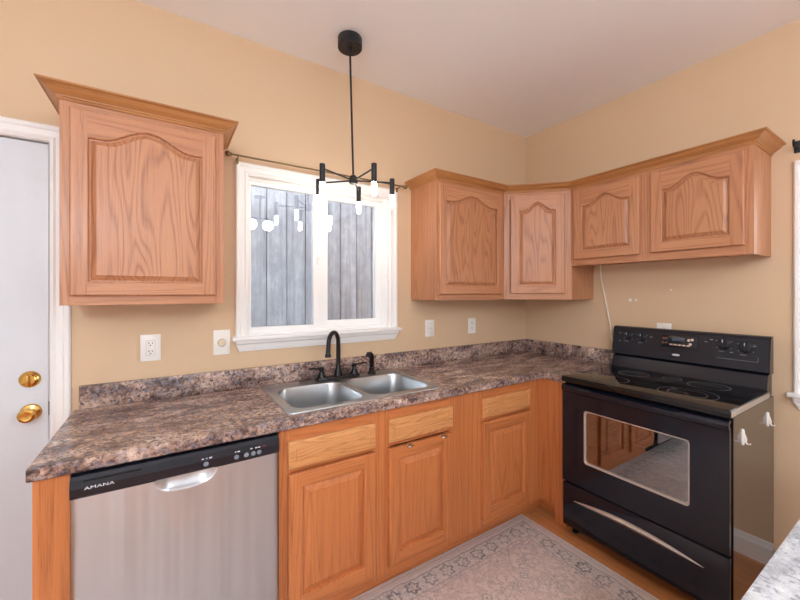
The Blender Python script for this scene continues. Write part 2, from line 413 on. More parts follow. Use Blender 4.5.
def build_window(name, label, u0, u1, z0, z1, loc, rz, style):
    """local coords: x along wall, room side is -y, wall face at y = 0"""
    e = bpy.data.objects.new(name, None); COL.objects.link(e); e.location = loc; e.rotation_euler = (0, 0, rz)
    struct(e, label, 'window')
    g = Geo(); casing(g, u0 + 0.012, u1 - 0.012, z0, z1 - 0.012, 0.062, 0.02, legs_to=z0 - 0.002)
    g.build('casing', M_white, e)
    g = Geo()       # jamb liner and outer vinyl frame
    g.box(u0, u0 + 0.006, 0.0005, T, z0, z1).box(u1 - 0.006, u1, 0.0005, T, z0, z1).box(u0 + .006, u1 - .006, 0.0005, T, z1 - 0.006, z1).box(u0 + .006, u1 - .006, 0.0005, T, z0, z0 + 0.006)
    fl = 0.010 if style == 'slider' else 0.020
    g.box(u0 + .006, u0 + .006 + fl, 0.035, 0.115, z0 + .006, z1 - .006).box(u1 - .026, u1 - .006, 0.035, 0.115, z0 + .006, z1 - .006)
    g.box(u0 + .006 + fl, u1 - .026, 0.036, 0.114, z1 - .026, z1 - .006).box(u0 + .006 + fl, u1 - .026, 0.036, 0.114, z0 + .006, z0 + .018)
    g.build('window_frame', M_vinyl, e)
    g = Geo(); g.box(u0 - 0.070, u1 + 0.070, -0.045, 0.02, z0 - 0.022, z0, bev=0.006); g.build('window_sill', M_white, e)
    g = Geo()       # apron with a moulded foot
    x0, x1 = u0 - 0.050, u1 + 0.050
    pr = [(0, 0), (0.032, 0), (0.030, -0.014), (0.020, -0.022), (0.015, -0.042), (0.010, -0.058), (0, -0.060)]
    g.loft([[(x0 + (0.018 if dz < -0.03 else 0), -o, z0 - 0.022 + dz) for o, dz in pr], [(x1 - (0.018 if dz < -0.03 else 0), -o, z0 - 0.022 + dz) for o, dz in pr]], 0, False)
    g.build('apron', M_white, e)
    mid = (u0 + u1) / 2
    if style == 'slider':   # sash x0, x1, z0, z1, y and its pane
        sash = [(u0 + .014, -1.850, z0 + .016, z1 - .020, 0.044, (-2.250, -1.897, 1.224, 2.010)), (-1.846, u1 - .022, z0 + .016, z1 - .020, 0.078, (-1.794, -1.454, 1.243, 1.997))]
    else:
        q = (z0 + z1) / 2
        sash = [(u0 + .024, u1 - .024, z0 + .016, q + .02, 0.05, (u0 + .066, u1 - .066, z0 + .06, q - .02)), (u0 + .024, u1 - .024, q - .02, z1 - .024, 0.082, (u0 + .066, u1 - .066, q + .022, z1 - .066))]
    for i, (a, b, c, d, yy, (pa, pb, pc, pd)) in enumerate(sash):
        g = Geo()
        for q in ((a, pa, c, d), (pb, b, c, d)): g.box(q[0], q[1], yy, yy + 0.03, q[2], q[3])
        for q in ((pa, pb, pd, d), (pa, pb, c, pc)): g.box(q[0], q[1], yy + .0003, yy + 0.0297, q[2], q[3])
        sa = g.build('sash', M_vinyl, e)
        g = Geo(); g.box(pa - 0.004, pb + 0.004, yy + 0.012, yy + 0.017, pc - 0.004, pd + 0.004); g.build('pane', M_pane, sa)
        if style == 'slider' and i == 0:
            g = Geo(); zc = (c + d) / 2; g.box(b - 0.028, b - 0.012, yy - 0.008, yy, zc - 0.03, zc + 0.03, bev=0.003).box(b - 0.024, b - 0.016, yy - 0.020, yy - 0.006, zc - 0.004, zc + 0.022, bev=0.003)
            g.build('latch', M_vinyl, sa)
    return e
build_window('window_1', 'white two-pane sliding window above the sink', WX0, WX1, WZ0, WZ1, (0, 0, 0), 0, 'slider')
build_window('window_2', 'white window on the right wall beside the range', -V1, -V0, VZ0, VZ1, (0, 0, 0), -PI / 2, 'hung')
build_window('window_3', 'white window with sheer curtains in the wall behind the camera', -U1, -U0, UZ0, UZ1, (0, YF, 0), PI, 'hung')

# entry door in the back wall
e = bpy.data.objects.new('door_1', None); COL.objects.link(e); struct(e, 'white entry door with brass knob and deadbolt left of the counter', 'door')
g = Geo(); casing(g, DX0 + 0.004, DX1 - 0.004, 0, DZ - 0.004, 0.066, 0.02, legs_to=0.0); g.build('door_casing', M_white, e)
g = Geo()
g.box(DX0, DX0 + 0.006, 0, T, 0, DZ).box(DX1 - 0.006, DX1, 0, T, 0, DZ).box(DX0, DX1, 0, T, DZ - 0.006, DZ)
g.box(DX0 + .006, DX0 + 0.018, 0.062, T, 0, DZ).box(DX1 - 0.018, DX1 - .006, 0.062, T, 0, DZ).box(DX0, DX1, 0.062, T, DZ - 0.018, DZ - .006)
g.build('door_jamb', M_white, e)
g = Geo(); g.box(DX0 + 0.009, DX1 - 0.011, 0.014, 0.058, 0.008, DZ - 0.011, bev=0.002, seg=1); slab = g.build('door_slab', M_door, e)
g = Geo(); g.box(DX1 - 0.0115, DX1 - 0.006, 0.012, 0.03, 0.90, 0.957); g.build('latch_strike', M_dark, e)
def turned(prof, x, z, nm, mat): return Geo().lathe(prof, (x, 0.014, z), (0, -1, 0), 32).build(nm, mat, slab)
db = turned([(0.034, 0), (0.034, 0.003), (0.031, 0.008), (0.024, 0.012), (0.0235, 0.020), (0.020, 0.0225), (0.012, 0.023)], -3.113, 1.058, 'deadbolt', M_brass)
g = Geo(); g.box(-3.117, -3.109, -0.030, -0.008, 1.036, 1.080, bev=0.003); g.build('thumb_turn', M_brass, slab)
turned([(0.034, 0), (0.034, 0.003), (0.030, 0.008), (0.016, 0.012), (0.013, 0.020), (0.013, 0.030), (0.020, 0.036), (0.0275, 0.046), (0.029, 0.054), (0.0265, 0.062), (0.018, 0.067), (0.012, 0.0655), (0.0, 0.0655)], -3.110, 0.922, 'door_knob', M_brass)

# outdoors
struct(Geo().box(-9, 4, T, 6, -0.45, -0.35).build('ground', M_soil))
g = Geo(); x = -4.4; k = 0
while x < 1.6:
    w = 0.150; dz = random.uniform(-0.01, 0.01)
    g.box(x, x + w - 0.007, 0.78 + 0.004 * (k % 2), 0.80 + 0.004 * (k % 2), -0.35, 2.75 + dz, bev=0.002, seg=1); x += w; k += 1
g.box(-4.4, 1.6, 0.806, 0.820, -0.35, 2.74, 1)  # black sheet added behind the boards so their gaps read as dark
for z in (0.1, 1.1, 2.3): g.box(-4.4, 1.6, 0.82, 0.86, z, z + 0.09, 0)
tag(g.build('wooden_fence', [M_fence, M_gap]), 'tall weathered grey board fence seen through the sink window', 'fence')

# ------------------------------------------------------------------ cabinet joinery
def door(parent, x0, x1, z0, z1, y, rise=0.0, stile=0.052, kind='u', grp=None, top=None):
    """raised-panel door on plane y (back) facing -y; rise > 0 gives the cathedral arch"""
    t = 0.020; w = x1 - x0; mx = (x0 + x1) / 2; top = top or stile
    a = w / 2 - stile; zb = z0 + stile; zt = z1 - top - rise
    N = 28
    def zarch(u):
        u = abs(u)
        if u > 0.76: return 0.0
        s_ = 0.5 * (1 + math.cos(PI * u / 0.76)); return rise * (s_ ** 0.85)
    def loop(d, yy):
        pts = [(mx - a + d, yy, zb + d), (mx + a - d, yy, zb + d)]
        for i in range(N + 1):
            u = 1 - 2 * i / N; pts.append((mx + u * (a - d), yy, zt + zarch(u) - d * (1.0 if rise == 0 else 1.0)))
        return pts
    g = Geo(); yf = y - t; e = 0.005
    R = lambda d, yy: [(x0 + d, yy, z0 + d), (x1 - d, yy, z0 + d), (x1 - d, yy, z1 - d), (x0 + d, yy, z1 - d)]
    g.loft([R(0, y), R(0, yf + e), R(e * 0.35, yf + e * 0.3), R(e, yf)], 0, False, cap1=False)
    xs0, xs1 = mx - a, mx + a
    g.face([(x0 + e, yf, z0 + e), (xs0, yf, z0 + e), (xs0, yf, zb), (xs0, yf, zt), (xs0, yf, z1 - e), (x0 + e, yf, z1 - e)], 0)
    g.face([(xs1, yf, z0 + e), (x1 - e, yf, z0 + e), (x1 - e, yf, z1 - e), (xs1, yf, z1 - e), (xs1, yf, zt), (xs1, yf, zb)], 0)
    g.face([(xs0, yf, z0 + e), (xs1, yf, z0 + e), (xs1, yf, zb), (xs0, yf, zb)], 1)
    L = loop(0, yf)[2:]
    for p, q in zip(L, L[1:]): g.face([p, (p[0], yf, z1 - e), (q[0], yf, z1 - e), q], 1)
    g.loft([loop(0, yf), loop(0.003, yf + 0.002), loop(0.005, yf + 0.013), loop(0.009, yf + 0.0135)], 0, False, cap0=False, cap1=False)
    d = g.build('door', [OAK[kind + 'z'], OAK[kind + 'x']], parent)
    bv = 0.024 if kind == 'l' else 0.015
    g = Geo(); g.loft([loop(0.009, yf + 0.0135), loop(0.011, yf + 0.0130), loop(0.011 + bv * 0.5, yf + 0.0075), loop(0.011 + bv, yf + 0.003), loop(0.0125 + bv, yf + 0.0)], 0, False, cap0=False)
    g.build('raised_panel', OAK[kind + 'p'], d)
    return d
def drawer_front(parent, x0, x1, z0, z1, y, name='drawer_front'):
    t = 0.020; yf = y - t
    R = lambda d, yy: [(x0 + d, yy, z0 + d), (x1 - d, yy, z0 + d), (x1 - d, yy, z1 - d), (x0 + d, yy, z1 - d)]
    g = Geo(); g.loft([R(0, y), R(0, yf + 0.006), R(0.002, yf + 0.003), R(0.006, yf + 0.0015), R(0.026, yf + 0.0015), R(0.0275, yf + 0.004), R(0.030, yf + 0.004), R(0.033, yf)], 0, False)
    return g.build(name, OAK['ud'], parent)
def frame(parent, stiles, rails, z0, z1, y, kind, name='face_frame', th=0.019):
    g = Geo()
    for a, b in stiles: g.box(a, b, y, y + th, z0, z1, 0)
    for a, b, c, d in rails: g.box(a, b, y + 0.0004, y + th, c, d, 1)
    return g.build(name, [OAK[kind + 'z'], OAK[kind + 'x']], parent)

UF, ZB, ZT, ZCR = -0.283, 1.3684, 2.128, 2.124
CROWN = [(0.0, 0.0), (0.005, 0.0), (0.007, 0.004), (0.007, 0.008), (0.012, 0.0095), (0.0135, 0.014), (0.020, 0.018), (0.032, 0.026), (0.041, 0.036), (0.045, 0.040), (0.052, 0.041), (0.055, 0.044), (0.055, 0.0485), (0.0, 0.0485)]
CROWN = [(o, u - 0.0) for o, u in CROWN]
def wall_cab_body(parent, w, zb, zt=ZT, depth=-UF, name='body'):
    g = Geo(); th = 0.013; d = -depth + 0.019
    g.box(0, th, d, 0, zb, zt).box(w - th, w, d, 0, zb, zt)
    g.box(th, w - th, d, 0, zb + 0.012, zb + 0.025).box(th, w - th, d, 0, zt - 0.013, zt).box(th, w - th, -0.012, 0, zb + 0.025, zt - 0.013)
    return g.build(name, OAK['uz'], parent)

# left wall cabinet
lx0, lx1 = -2.9676, -2.4248; w = lx1 - lx0
c1 = thing('kitchen_cabinet', 'single-door oak wall cabinet alone between the white door and the window', 'cabinet', (lx0, 0, 0), 0, 'oak wall cabinets')
wall_cab_body(c1, w, ZB)
frame(c1, [(0, 0.042), (w - 0.042, w)], [(0.042, w - 0.042, ZB, ZB + 0.044), (0.042, w - 0.042, ZT - 0.05, ZT)], ZB, ZT, UF, 'u')
door(c1, 0.030, w - 0.032, 1.404, 2.100, UF, rise=0.058, top=0.042, stile=0.050)
def crown(parent, path, keep):
    """the stretch of the mitred crown that belongs to one cabinet"""
    P_ = [Vector(p) for p in path]; loops = []
    for i, p in enumerate(P_):
        ds = ([(p - P_[i - 1]).normalized()] if i else []) + ([(P_[i + 1] - p).normalized()] if i < len(P_) - 1 else [])
        ns = [Vector((d.y, -d.x)) for d in ds]; m = sum(ns, Vector((0, 0))); m = m / m.length; k = 1 / m.dot(ns[0])
        loops.append([(p.x + m.x * o * k, p.y + m.y * o * k, ZCR + u) for o, u in CROWN])
    M = (Matrix.Translation(parent.location) @ parent.rotation_euler.to_matrix().to_4x4()).inverted()
    if keep[0]: loops[keep[0]] = [(Vector(q) + 0.0008 * (P_[keep[0] + 1] - P_[keep[0]]).normalized().to_3d()) for q in loops[keep[0]]]
    if keep[1] < len(P_): loops[keep[1] - 1] = [(Vector(q) - 0.0008 * (P_[keep[1] - 1] - P_[keep[1] - 2]).normalized().to_3d()) for q in loops[keep[1] - 1]]
    g = Geo(); g.loft([[M @ Vector(q) for q in l] for l in loops[keep[0]:keep[1]]], 0, False)
    g.build('crown_molding', OAK['cx'], parent)
crown(c1, [(lx0, -0.0005), (lx0, UF), (lx1, UF), (lx1, -0.0005)], (0, 4))

# right run
xA, G, YE, ZS = -1.2165, -0.5992, -1.5283, 1.6014
w = G - xA
c2 = thing('kitchen_cabinet', 'tall single-door oak wall cabinet just right of the window', 'cabinet', (xA, 0, 0), 0, 'oak wall cabinets')
wall_cab_body(c2, w, ZB)
frame(c2, [(0, 0.036), (w - 0.032, w)], [(0.036, w - 0.032, ZB, ZB + 0.044), (0.036, w - 0.032, ZT - 0.05, ZT)], ZB, ZT, UF, 'u')
door(c2, 0.014, w - 0.036, 1.405, 2.102, UF, rise=0.056, top=0.042, stile=0.052)
# diagonal corner cabinet
c3 = thing('kitchen_cabinet', 'narrow diagonal oak wall cabinet in the room corner', 'cabinet', (G, UF, 0), -PI / 4, 'oak wall cabinets')
Wd = (G - UF) * -1 * math.sqrt(2)
R45 = Matrix.Rotation(PI / 4, 3, 'Z')
loc = lambda x, y: tuple((R45 @ Vector((x - G, y - UF, 0)))[:2])
poly = [loc(G + 0.001, -0.0), loc(G + 0.001, UF), loc(UF, G + 0.001), loc(0, G + 0.001), loc(0, 0)]
inset = [(x, y + 0.0) for x, y in poly]
s2 = 0.019
body = [loc(G + 0.001, 0), loc(G + 0.001, UF + s2 * 0.7), (0.014, s2), (Wd - 0.014, s2), loc(UF + s2 * 0.7, G + 0.001), loc(0, G + 0.001), loc(0, 0)]
g = Geo(); g.prism(body, ZB, ZT)
g.build('body', OAK['uz'], c3)
frame(c3, [(0, 0.034), (Wd - 0.040, Wd)], [(0.034, Wd - 0.040, ZB, ZB + 0.046), (0.034, Wd - 0.040, ZT - 0.05, ZT)], ZB, ZT, 0, 'u')
door(c3, 0.044, Wd - 0.044, 1.410, 2.103, 0.0, rise=0.056, top=0.050, stile=0.056)
# short two-door cabinet over the range
w = -(YE - G)
c4 = thing('kitchen_cabinet', 'short wide two-door oak wall cabinet over the black range', 'cabinet', (0, G, 0), -PI / 2, 'oak wall cabinets')
wall_cab_body(c4, w, ZS)
frame(c4, [(0, 0.042), (0.428, 0.505), (w - 0.042, w)], [(0.042, w - 0.042, ZS, ZS + 0.05), (0.042, w - 0.042, ZT - 0.05, ZT)], ZS, ZT, UF, 'u')
door(c4, 0.029, 0.437, 1.642, 2.103, UF, rise=0.056, top=0.050, stile=0.052)
door(c4, 0.496, w - 0.030, 1.646, 2.103, UF, rise=0.056, top=0.050, stile=0.054)
# crown of the whole right run
RUN = [(xA, -0.0005), (xA, UF), (G, UF), (UF, G), (UF, YE), (-0.0005, YE)]
for cc, kp in ((c2, (0, 3)), (c3, (2, 4)), (c4, (3, 6))): crown(cc, RUN, kp)

# ------------------------------------------------------------------ base cabinets
BF, CTZ, CTH = -0.61, 0.914, 0.040
BT = CTZ - CTH - 0.001
g = Geo(); g.box(-2.964, -2.8815, BF, -0.001, 0, BT)
tag(g.build('cabinet_end_panel', OAK['lz']), 'narrow amber oak end panel left of the steel dishwasher', 'cabinet panel')
sx0, sx1 = -2.266, -1.346
w = sx1 - sx0
b1 = thing('base_cabinet', 'oak sink base cabinet with two doors under the double sink', 'cabinet', (sx0, 0, 0), 0, 'oak base cabinets')
g = Geo(); g.box(0, 0.016, BF + .019, -0.001, 0.10, BT).box(w - 0.016, w, BF + .019, -0.001, 0.10, BT).box(0.016, w - 0.016, BF + .019, -0.001, 0.10, 0.116).box(.016, w - .016, -.013, -.001, .116, BT)
g.build('body', OAK['lz'], b1)
frame(b1, [(0, 0.050), (0.418, 0.512), (w - 0.046, w)], [(0.05, w - 0.046, BT - 0.062, BT), (0.05, w - 0.046, 0.694, 0.724), (0.05, w - 0.046, 0.098, 0.146)], 0.098, BT, BF, 'l')
g = Geo(); g.box(0, w, -0.545, -0.53, 0, 0.10); g.build('toe_kick', OAK['lx'], b1)
drawer_front(b1, 0.034, 0.428, 0.712, 0.822, BF)
drawer_front(b1, 0.498, 0.888, 0.714, 0.823, BF)
door(b1, 0.034, 0.428, 0.134, 0.691, BF, kind='l', stile=0.055)
door(b1, 0.498, 0.880, 0.137, 0.688, BF, kind='l', stile=0.055)
g0 = None
for hx in (-1.655, -1.448):
    g = Geo(); g.box(hx - 0.012, hx + 0.012, -0.644, -0.612, 0.6885, 0.690).box(hx - 0.012, hx + 0.012, -0.6335, -0.632, 0.676, 0.690)
    g.box(hx - 0.005, hx + 0.005, -0.642, -0.6335, 0.678, 0.681).cyl((hx - 0.016, -0.641, 0.681), (hx + 0.016, -0.641, 0.681), 0.003, n=10)
    o = tag(g.build('door_hook', M_chrome), 'small chrome over-door hook nearer the %s' % ('middle stile of the sink cabinet' if hx < -1.5 else 'wide stile right of the sink cabinet'), 'hook', 'over-door hooks on the sink cabinet door')
w = -0.61 - sx1 
b2 = thing('base_cabinet', 'oak corner base cabinet with one drawer and one door left of the range', 'cabinet', (sx1, 0, 0), 0, 'oak base cabinets')
YB = -0.772                                         # where the return panel meets the range
g = Geo(); g.box(0.001, 0.016, BF + .019, -0.001, 0.10, BT).box(0.016, w, BF + .019, -0.001, 0.10, 0.116).box(.016, w, -.013, -.001, .116, BT).box(w, -sx1 - .001, -0.013, -0.001, 0.1, BT)
g.build('body', OAK['lz'], b2)
frame(b2, [(0.0005, 0.205), (0.575, w)], [(0.205, 0.575, BT - 0.056, BT), (0.205, 0.575, 0.694, 0.724), (0.205, 0.575, 0.098, 0.16)], 0.098, BT, BF, 'l')
drawer_front(b2, 0.190, 0.592, 0.713, 0.824, BF)
door(b2, 0.190, 0.590, 0.150, 0.692, BF, kind='l', stile=0.055)
g = Geo(); g.box(0.0, w + 0.075, -0.545, -0.53, 0, 0.10).box(w + 0.060, w + 0.075, -0.70, -0.545, 0, 0.10); g.build('toe_kick', OAK['lx'], b2)
g = Geo(); g.box(w, w + 0.019, -0.695, BF, 0.098, BT).box(w, w + 0.019, YB, -0.695, 0, BT).box(w + .019, -sx1 - .001, YB, YB + 0.016, 0, BT); g.build('return_panel', OAK['lz'], b2)

# ------------------------------------------------------------------ countertop with sink cut-out
ct = thing('countertop', 'brown speckled laminate countertop with backsplash running into the corner', 'countertop')
XC0 = -2.9735; CF = -0.635; CB = -0.785
g = Geo(); g.prism([(XC0, -0.0005), (XC0, CF), (CF, CF), (CF, CB), (-0.0005, CB), (-0.0005, -0.0005)], CTZ - CTH, CTZ)
top = g.build('worktop', M_granite, ct)
cut = Geo().box(-2.205, -1.415, -0.56, -0.075, 0.5, 1.2).build('cut', M_granite)
md = top.modifiers.new('c', 'BOOLEAN'); md.operation = 'DIFFERENCE'; md.object = cut; md.solver = 'EXACT'
mb = top.modifiers.new('b', 'BEVEL'); mb.width = 0.006; mb.segments = 3; mb.limit_method = 'ANGLE'; mb.angle_limit = math.radians(50)
apply_mods(top); bpy.data.objects.remove(cut)
g = Geo(); g.box(-2.955, -0.0005, -0.02, -0.0005, CTZ + 0.0005, CTZ + 0.1, bev=0.003).box(-0.02, -0.0005, CB, -0.0205, CTZ + 0.0005, CTZ + 0.1, bev=0.003)
g.build('backsplash', M_granite, ct)

# ------------------------------------------------------------------ sink, faucet, sprayer
sk = thing('kitchen_sink', 'stainless double-bowl drop-in sink set in the countertop below the window', 'sink', (-1.811, -0.318, CTZ))
hx, y0, y1 = 0.410, -0.262, 0.256
g = Geo()
OUT = lambda d, z: rrect(-hx + d, hx - d, y0 + d, y1 - d, 0.035 - d * 0.5, z)
g.loft([OUT(0, 0.0006), OUT(0.001, 0.004), OUT(0.006, 0.0065), OUT(0.014, 0.0055)], 0, True, cap0=False, cap1=False)
tb = bmesh.new(); edges = []
b1r = (-0.370, -0.020, -0.222, 0.150); b2r = (0.008, 0.376, -0.218, 0.155)
for L in (OUT(0.014, 0.0055), rrect(*b1r, 0.07, 0.0055), rrect(*b2r, 0.07, 0.0055)):
    vs = [tb.verts.new(p) for p in L]; edges += [tb.edges.new((vs[i], vs[(i + 1) % len(vs)])) for i in range(len(vs))]
bmesh.ops.triangle_fill(tb, edges=edges, use_beauty=True, use_dissolve=False)
bmesh.ops.recalc_face_normals(tb, faces=tb.faces); g._add(tb, 0, False)
g.build('rim', M_sink, sk)
for bx in (b1r, b2r):
    def rr(d, z, r=0.07): return rrect(bx[0] + d, bx[1] - d, bx[2] + d, bx[3] - d, max(r - d * 0.3, 0.02), z)
    g = Geo(); g.loft([rr(0, 0.0055), rr(0.004, 0.003), rr(0.007, -0.006), rr(0.012, -0.10), rr(0.018, -0.140), rr(0.032, -0.157), rr(0.055, -0.163), rr(0.13, -0.168)], 0, True, cap0=False)
    bo = g.build('bowl', M_sink, sk)
    cx, cy = (bx[0] + bx[1]) / 2, (bx[2] + bx[3]) / 2 + 0.02
    g = Geo(); g.lathe([(0.044, -0.1665), (0.042, -0.1645), (0.034, -0.1650), (0.030, -0.176), (0.0, -0.177)], (cx, cy, 0), n=28, cap0=False, cap1=False)
    g.build('drain', M_chrome, bo)

fz = CTZ + 0.0062
fc = thing('kitchen_faucet', 'dark bronze gooseneck faucet with two lever handles behind the sink', 'faucet', (-1.797, -0.098, fz))
g = Geo()
def obl(r, z, L=0.108): return [(sx * L + r * math.cos(t), r * math.sin(t), z) for sx, a in ((1, -PI / 2), (-1, PI / 2)) for t in [a + k / 8 * PI for k in range(9)]]
g.loft([obl(0.028, 0), obl(0.028, 0.007), obl(0.025, 0.013), obl(0.020, 0.015)], 0, True); g.build('base_plate', M_bronze, fc)
g = Geo(); dirx, diry = -0.78, -0.62
g.lathe([(0.025, 0.013), (0.024, 0.03), (0.017, 0.055), (0.013, 0.075), (0.0125, 0.10)], (0, 0, 0), n=20)
pts = [(0, 0, 0.06), (0, 0, 0.12), (0, 0, 0.19)]; rA = 0.056
for k in range(1, 13):
    t = k / 12 * PI * 0.97; q = rA * (1 - math.cos(t)); pts.append((dirx * q, diry * q, 0.205 + rA * 1.15 * math.sin(t)))
ex, ey, ez = pts[-1]; pts += [(ex + dirx * 0.003, ey + diry * 0.003, ez - 0.025), (ex + dirx * 0.006, ey + diry * 0.006, ez - 0.05)]
g.tube(pts, [0.0125] * 3 + [0.0122] * 12 + [0.012, 0.0125], 16)
p = pts[-1]; g.lathe([(0.0125, 0), (0.0165, -0.016), (0.0165, -0.022), (0.011, -0.022)][::1], (p[0], p[1], p[2]), n=20)
g.build('spout', M_bronze, fc)
for s_, ang in ((-1, PI * 0.985), (1, 0.03)):
    hxp = s_ * 0.102
    g = Geo(); g.lathe([(0.024, 0.012), (0.023, 0.022), (0.013, 0.040), (0.011, 0.050), (0.016, 0.058), (0.017, 0.066), (0.012, 0.074), (0.0, 0.077)], (hxp, 0, 0), n=20)
    c_, s2_ = math.cos(ang), math.sin(ang) * 0 - 0.10
    g.tube([(hxp, 0, 0.064), (hxp + c_ * 0.03, s2_ * 0.03, 0.068), (hxp + c_ * 0.058, s2_ * 0.06, 0.072), (hxp + c_ * 0.078, s2_ * 0.08, 0.072)], [0.007, 0.0055, 0.006, 0.0045], 10)
    g.build('lever_handle', M_bronze, fc)
sp = thing('sink_sprayer', 'dark bronze side sprayer standing right of the faucet', 'sprayer', (-1.577, -0.098, fz))
g = Geo(); g.lathe([(0.026, 0), (0.026, 0.005), (0.018, 0.012), (0.0165, 0.034), (0.019, 0.038)], n=20); g.build('holder', M_bronze, sp)
g = Geo(); g.tube([(0, 0, 0.034), (0, 0, 0.07), (0.001, 0, 0.095), (-0.004, -0.004, 0.112), (-0.016, -0.010, 0.122), (-0.030, -0.016, 0.121), (-0.038, -0.020, 0.112)], [0.013, 0.015, 0.0155, 0.0155, 0.015, 0.0155, 0.014], 14); g.build('spray_head', M_bronze, sp)

# ------------------------------------------------------------------ dishwasher
dw = thing('dishwasher', 'stainless steel dishwasher with black control strip under the counter', 'dishwasher', (-2.880, 0, 0))
W_ = 0.609
g = Geo(); g.box(0.003, W_ - 0.003, -0.60, -0.03, 0.10, 0.868); g.build('tub', M_gap, dw)
g = Geo()   # door skin: a grid pressed in around the finger pocket
nx, nz = 96, 110; zlo, zhi = 0.112, 0.803; yd = -0.648
def skin(x, z):
    e = 0.010; ex = min(x - 0.004, W_ - 0.004 - x); r = max(0.0, 1 - max(ex, 0) / e); y = yd + 0.010 * r * r
    y -= 0.004 * (1 - ((x - W_ / 2) / (W_ / 2)) ** 2)
    u = (x - 0.300) / 0.088; v = (zhi - z) / 0.046
    if abs(u) < 1.15:
        q = 1 - (abs(u) ** 2.4 + max(v, 0) ** 2.4); q = max(0.0, min(1.0, q)); y += 0.020 * q ** 0.8
    return y
tb = bmesh.new(); gr = []
for j in range(nz + 1):
    t = j / nz; z = zlo + (zhi - zlo) * (1 - (1 - t) ** 2.2)
    gr.append([tb.verts.new((0.004 + (W_ - 0.008) * i / nx, skin(0.004 + (W_ - 0.008) * i / nx, z), z)) for i in range(nx + 1)])
for j in range(nz):
    for i in range(nx): tb.faces.new((gr[j][i], gr[j][i + 1], gr[j + 1][i + 1], gr[j + 1][i]))
g._add(tb, 0, True); g.box(0.004, W_ - 0.004, -0.622, -0.60, zlo, zhi, 1)
g.build('door', [M_steel, M_gap], dw, sharp=80)
g = Geo()
pr = [(-0.60, 0.803), (-0.648, 0.803), (-0.655, 0.808), (-0.6555, 0.835), (-0.652, 0.858), (-0.644, 0.868), (-0.60, 0.868)]
g.loft([[(xx, y, z) for y, z in pr] for xx in (0.004, W_ - 0.004)], 0, False, closed=True)
fa = g.build('control_strip', M_panelblack, dw)
g = Geo(); g.box(0.035, 0.175, -0.6556, -0.650, 0.852, 0.855); g.build('vent_slot', M_gap, fa)
RX = Matrix.Rotation(PI / 2, 4, 'X')
text('lettering', 'AMANA', 0.0165, M_mark, fa, Matrix.Translation((0.073, -0.6562, 0.832)) @ Matrix.Diagonal((1.18, 1, 0.75, 1)) @ RX, spacing=1.05, shear=0.0)
for bx in (0.358, 0.455, 0.488, 0.512, 0.532):
    Geo().cyl((bx, -0.6552, 0.824), (bx, -0.6565, 0.824), 0.008, n=16).build('button', M_dimmark, fa)
for bx, wd in ((0.348, 0.006), (0.360, 0.005), (0.372, 0.009), (0.452, 0.004), (0.462, 0.008), (0.505, 0.007), (0.522, 0.007), (0.532, 0.008)):
    Geo().box(bx - wd / 2, bx + wd / 2, -0.6563, -0.655, 0.841, 0.8445).build('printed_mark', M_mark, fa)
g = Geo(); g.box(0.545, 0.556, -0.6563, -0.655, 0.842, 0.8445); g.build('indicator_mark', M_red, fa)
g = Geo(); g.box(0.01, W_ - 0.01, -0.545, -0.53, 0.0, 0.11); g.build('toe_panel', M_panelblack, dw)

# ------------------------------------------------------------------ range
RW = 0.758
rg = thing('electric_range', 'black freestanding electric range with glass cooktop in the right corner', 'range', (0, -0.790, 0), -PI / 2)
XB = -0.055      # back of the range (local y)
cx0, cx1, cz0, cz1, cy0, cyb = 0.07, RW - 0.07, 0.40, 0.82, -0.648, -0.16
g = Geo()
for q in ((0, cx0, cy0, XB, 0.055, 0.894), (cx1, RW, cy0, XB, 0.055, 0.894), (cx0, cx1, cy0, XB, 0.055, cz0), (cx0, cx1, cy0, XB, cz1, 0.894), (cx0, cx1, cyb, XB, cz0, cz1)): g.box(*q)
g.build('body', M_enamel, rg)
for a, b in ((RW, RW + 0.0012), (-0.0012, 0)): Geo().box(a, b, -0.646, XB, 0.058, 0.894).build('side_panel', M_side, rg)
g = Geo(); ft = [(0.035, -0.60), (RW - 0.035, -0.60), (0.035, -0.12), (RW - 0.035, -0.12)]
for fx, fy in ft:
    g = Geo(); g.lathe([(0.018, 0), (0.018, 0.010), (0.009, 0.014), (0.009, 0.056)], (fx, fy, 0), n=14); g.build('levelling_foot', M_gap, rg)
g = Geo(); g.box(-0.002, RW + 0.002, -0.684, -0.135, 0.895, 0.930, bev=0.006)
ck = g.build('cooktop', M_glassblack, rg)
for a, b in ((RW + 0.0022, RW + 0.0040), (-0.0040, -0.0022)): Geo().box(a, b, -0.676, -0.14, 0.899, 0.924).build('side_trim', M_trimgrey, ck)
def ring(g, cx, cy, r, w=0.0022):
    n = 56; f = lambda rr, z: [(cx + rr * math.cos(2 * PI * i / n), cy + rr * math.sin(2 * PI * i / n), z) for i in range(n)]
    g.loft([f(r, 0.9302), f(r, 0.9305), f(r - w, 0.9305), f(r - w, 0.9302)], 0, True, cap0=False, cap1=False)
for cx, cy, rs in ((0.205, -0.535, (0.088,)), (0.555, -0.520, (0.118, 0.078)), (0.205, -0.275, (0.078,)), (0.560, -0.265, (0.088,)), (0.385, -0.225, (0.045,))):
    g = Geo()
    for r in rs: ring(g, cx, cy, r)
    g.build('burner_ring', M_ring, ck)
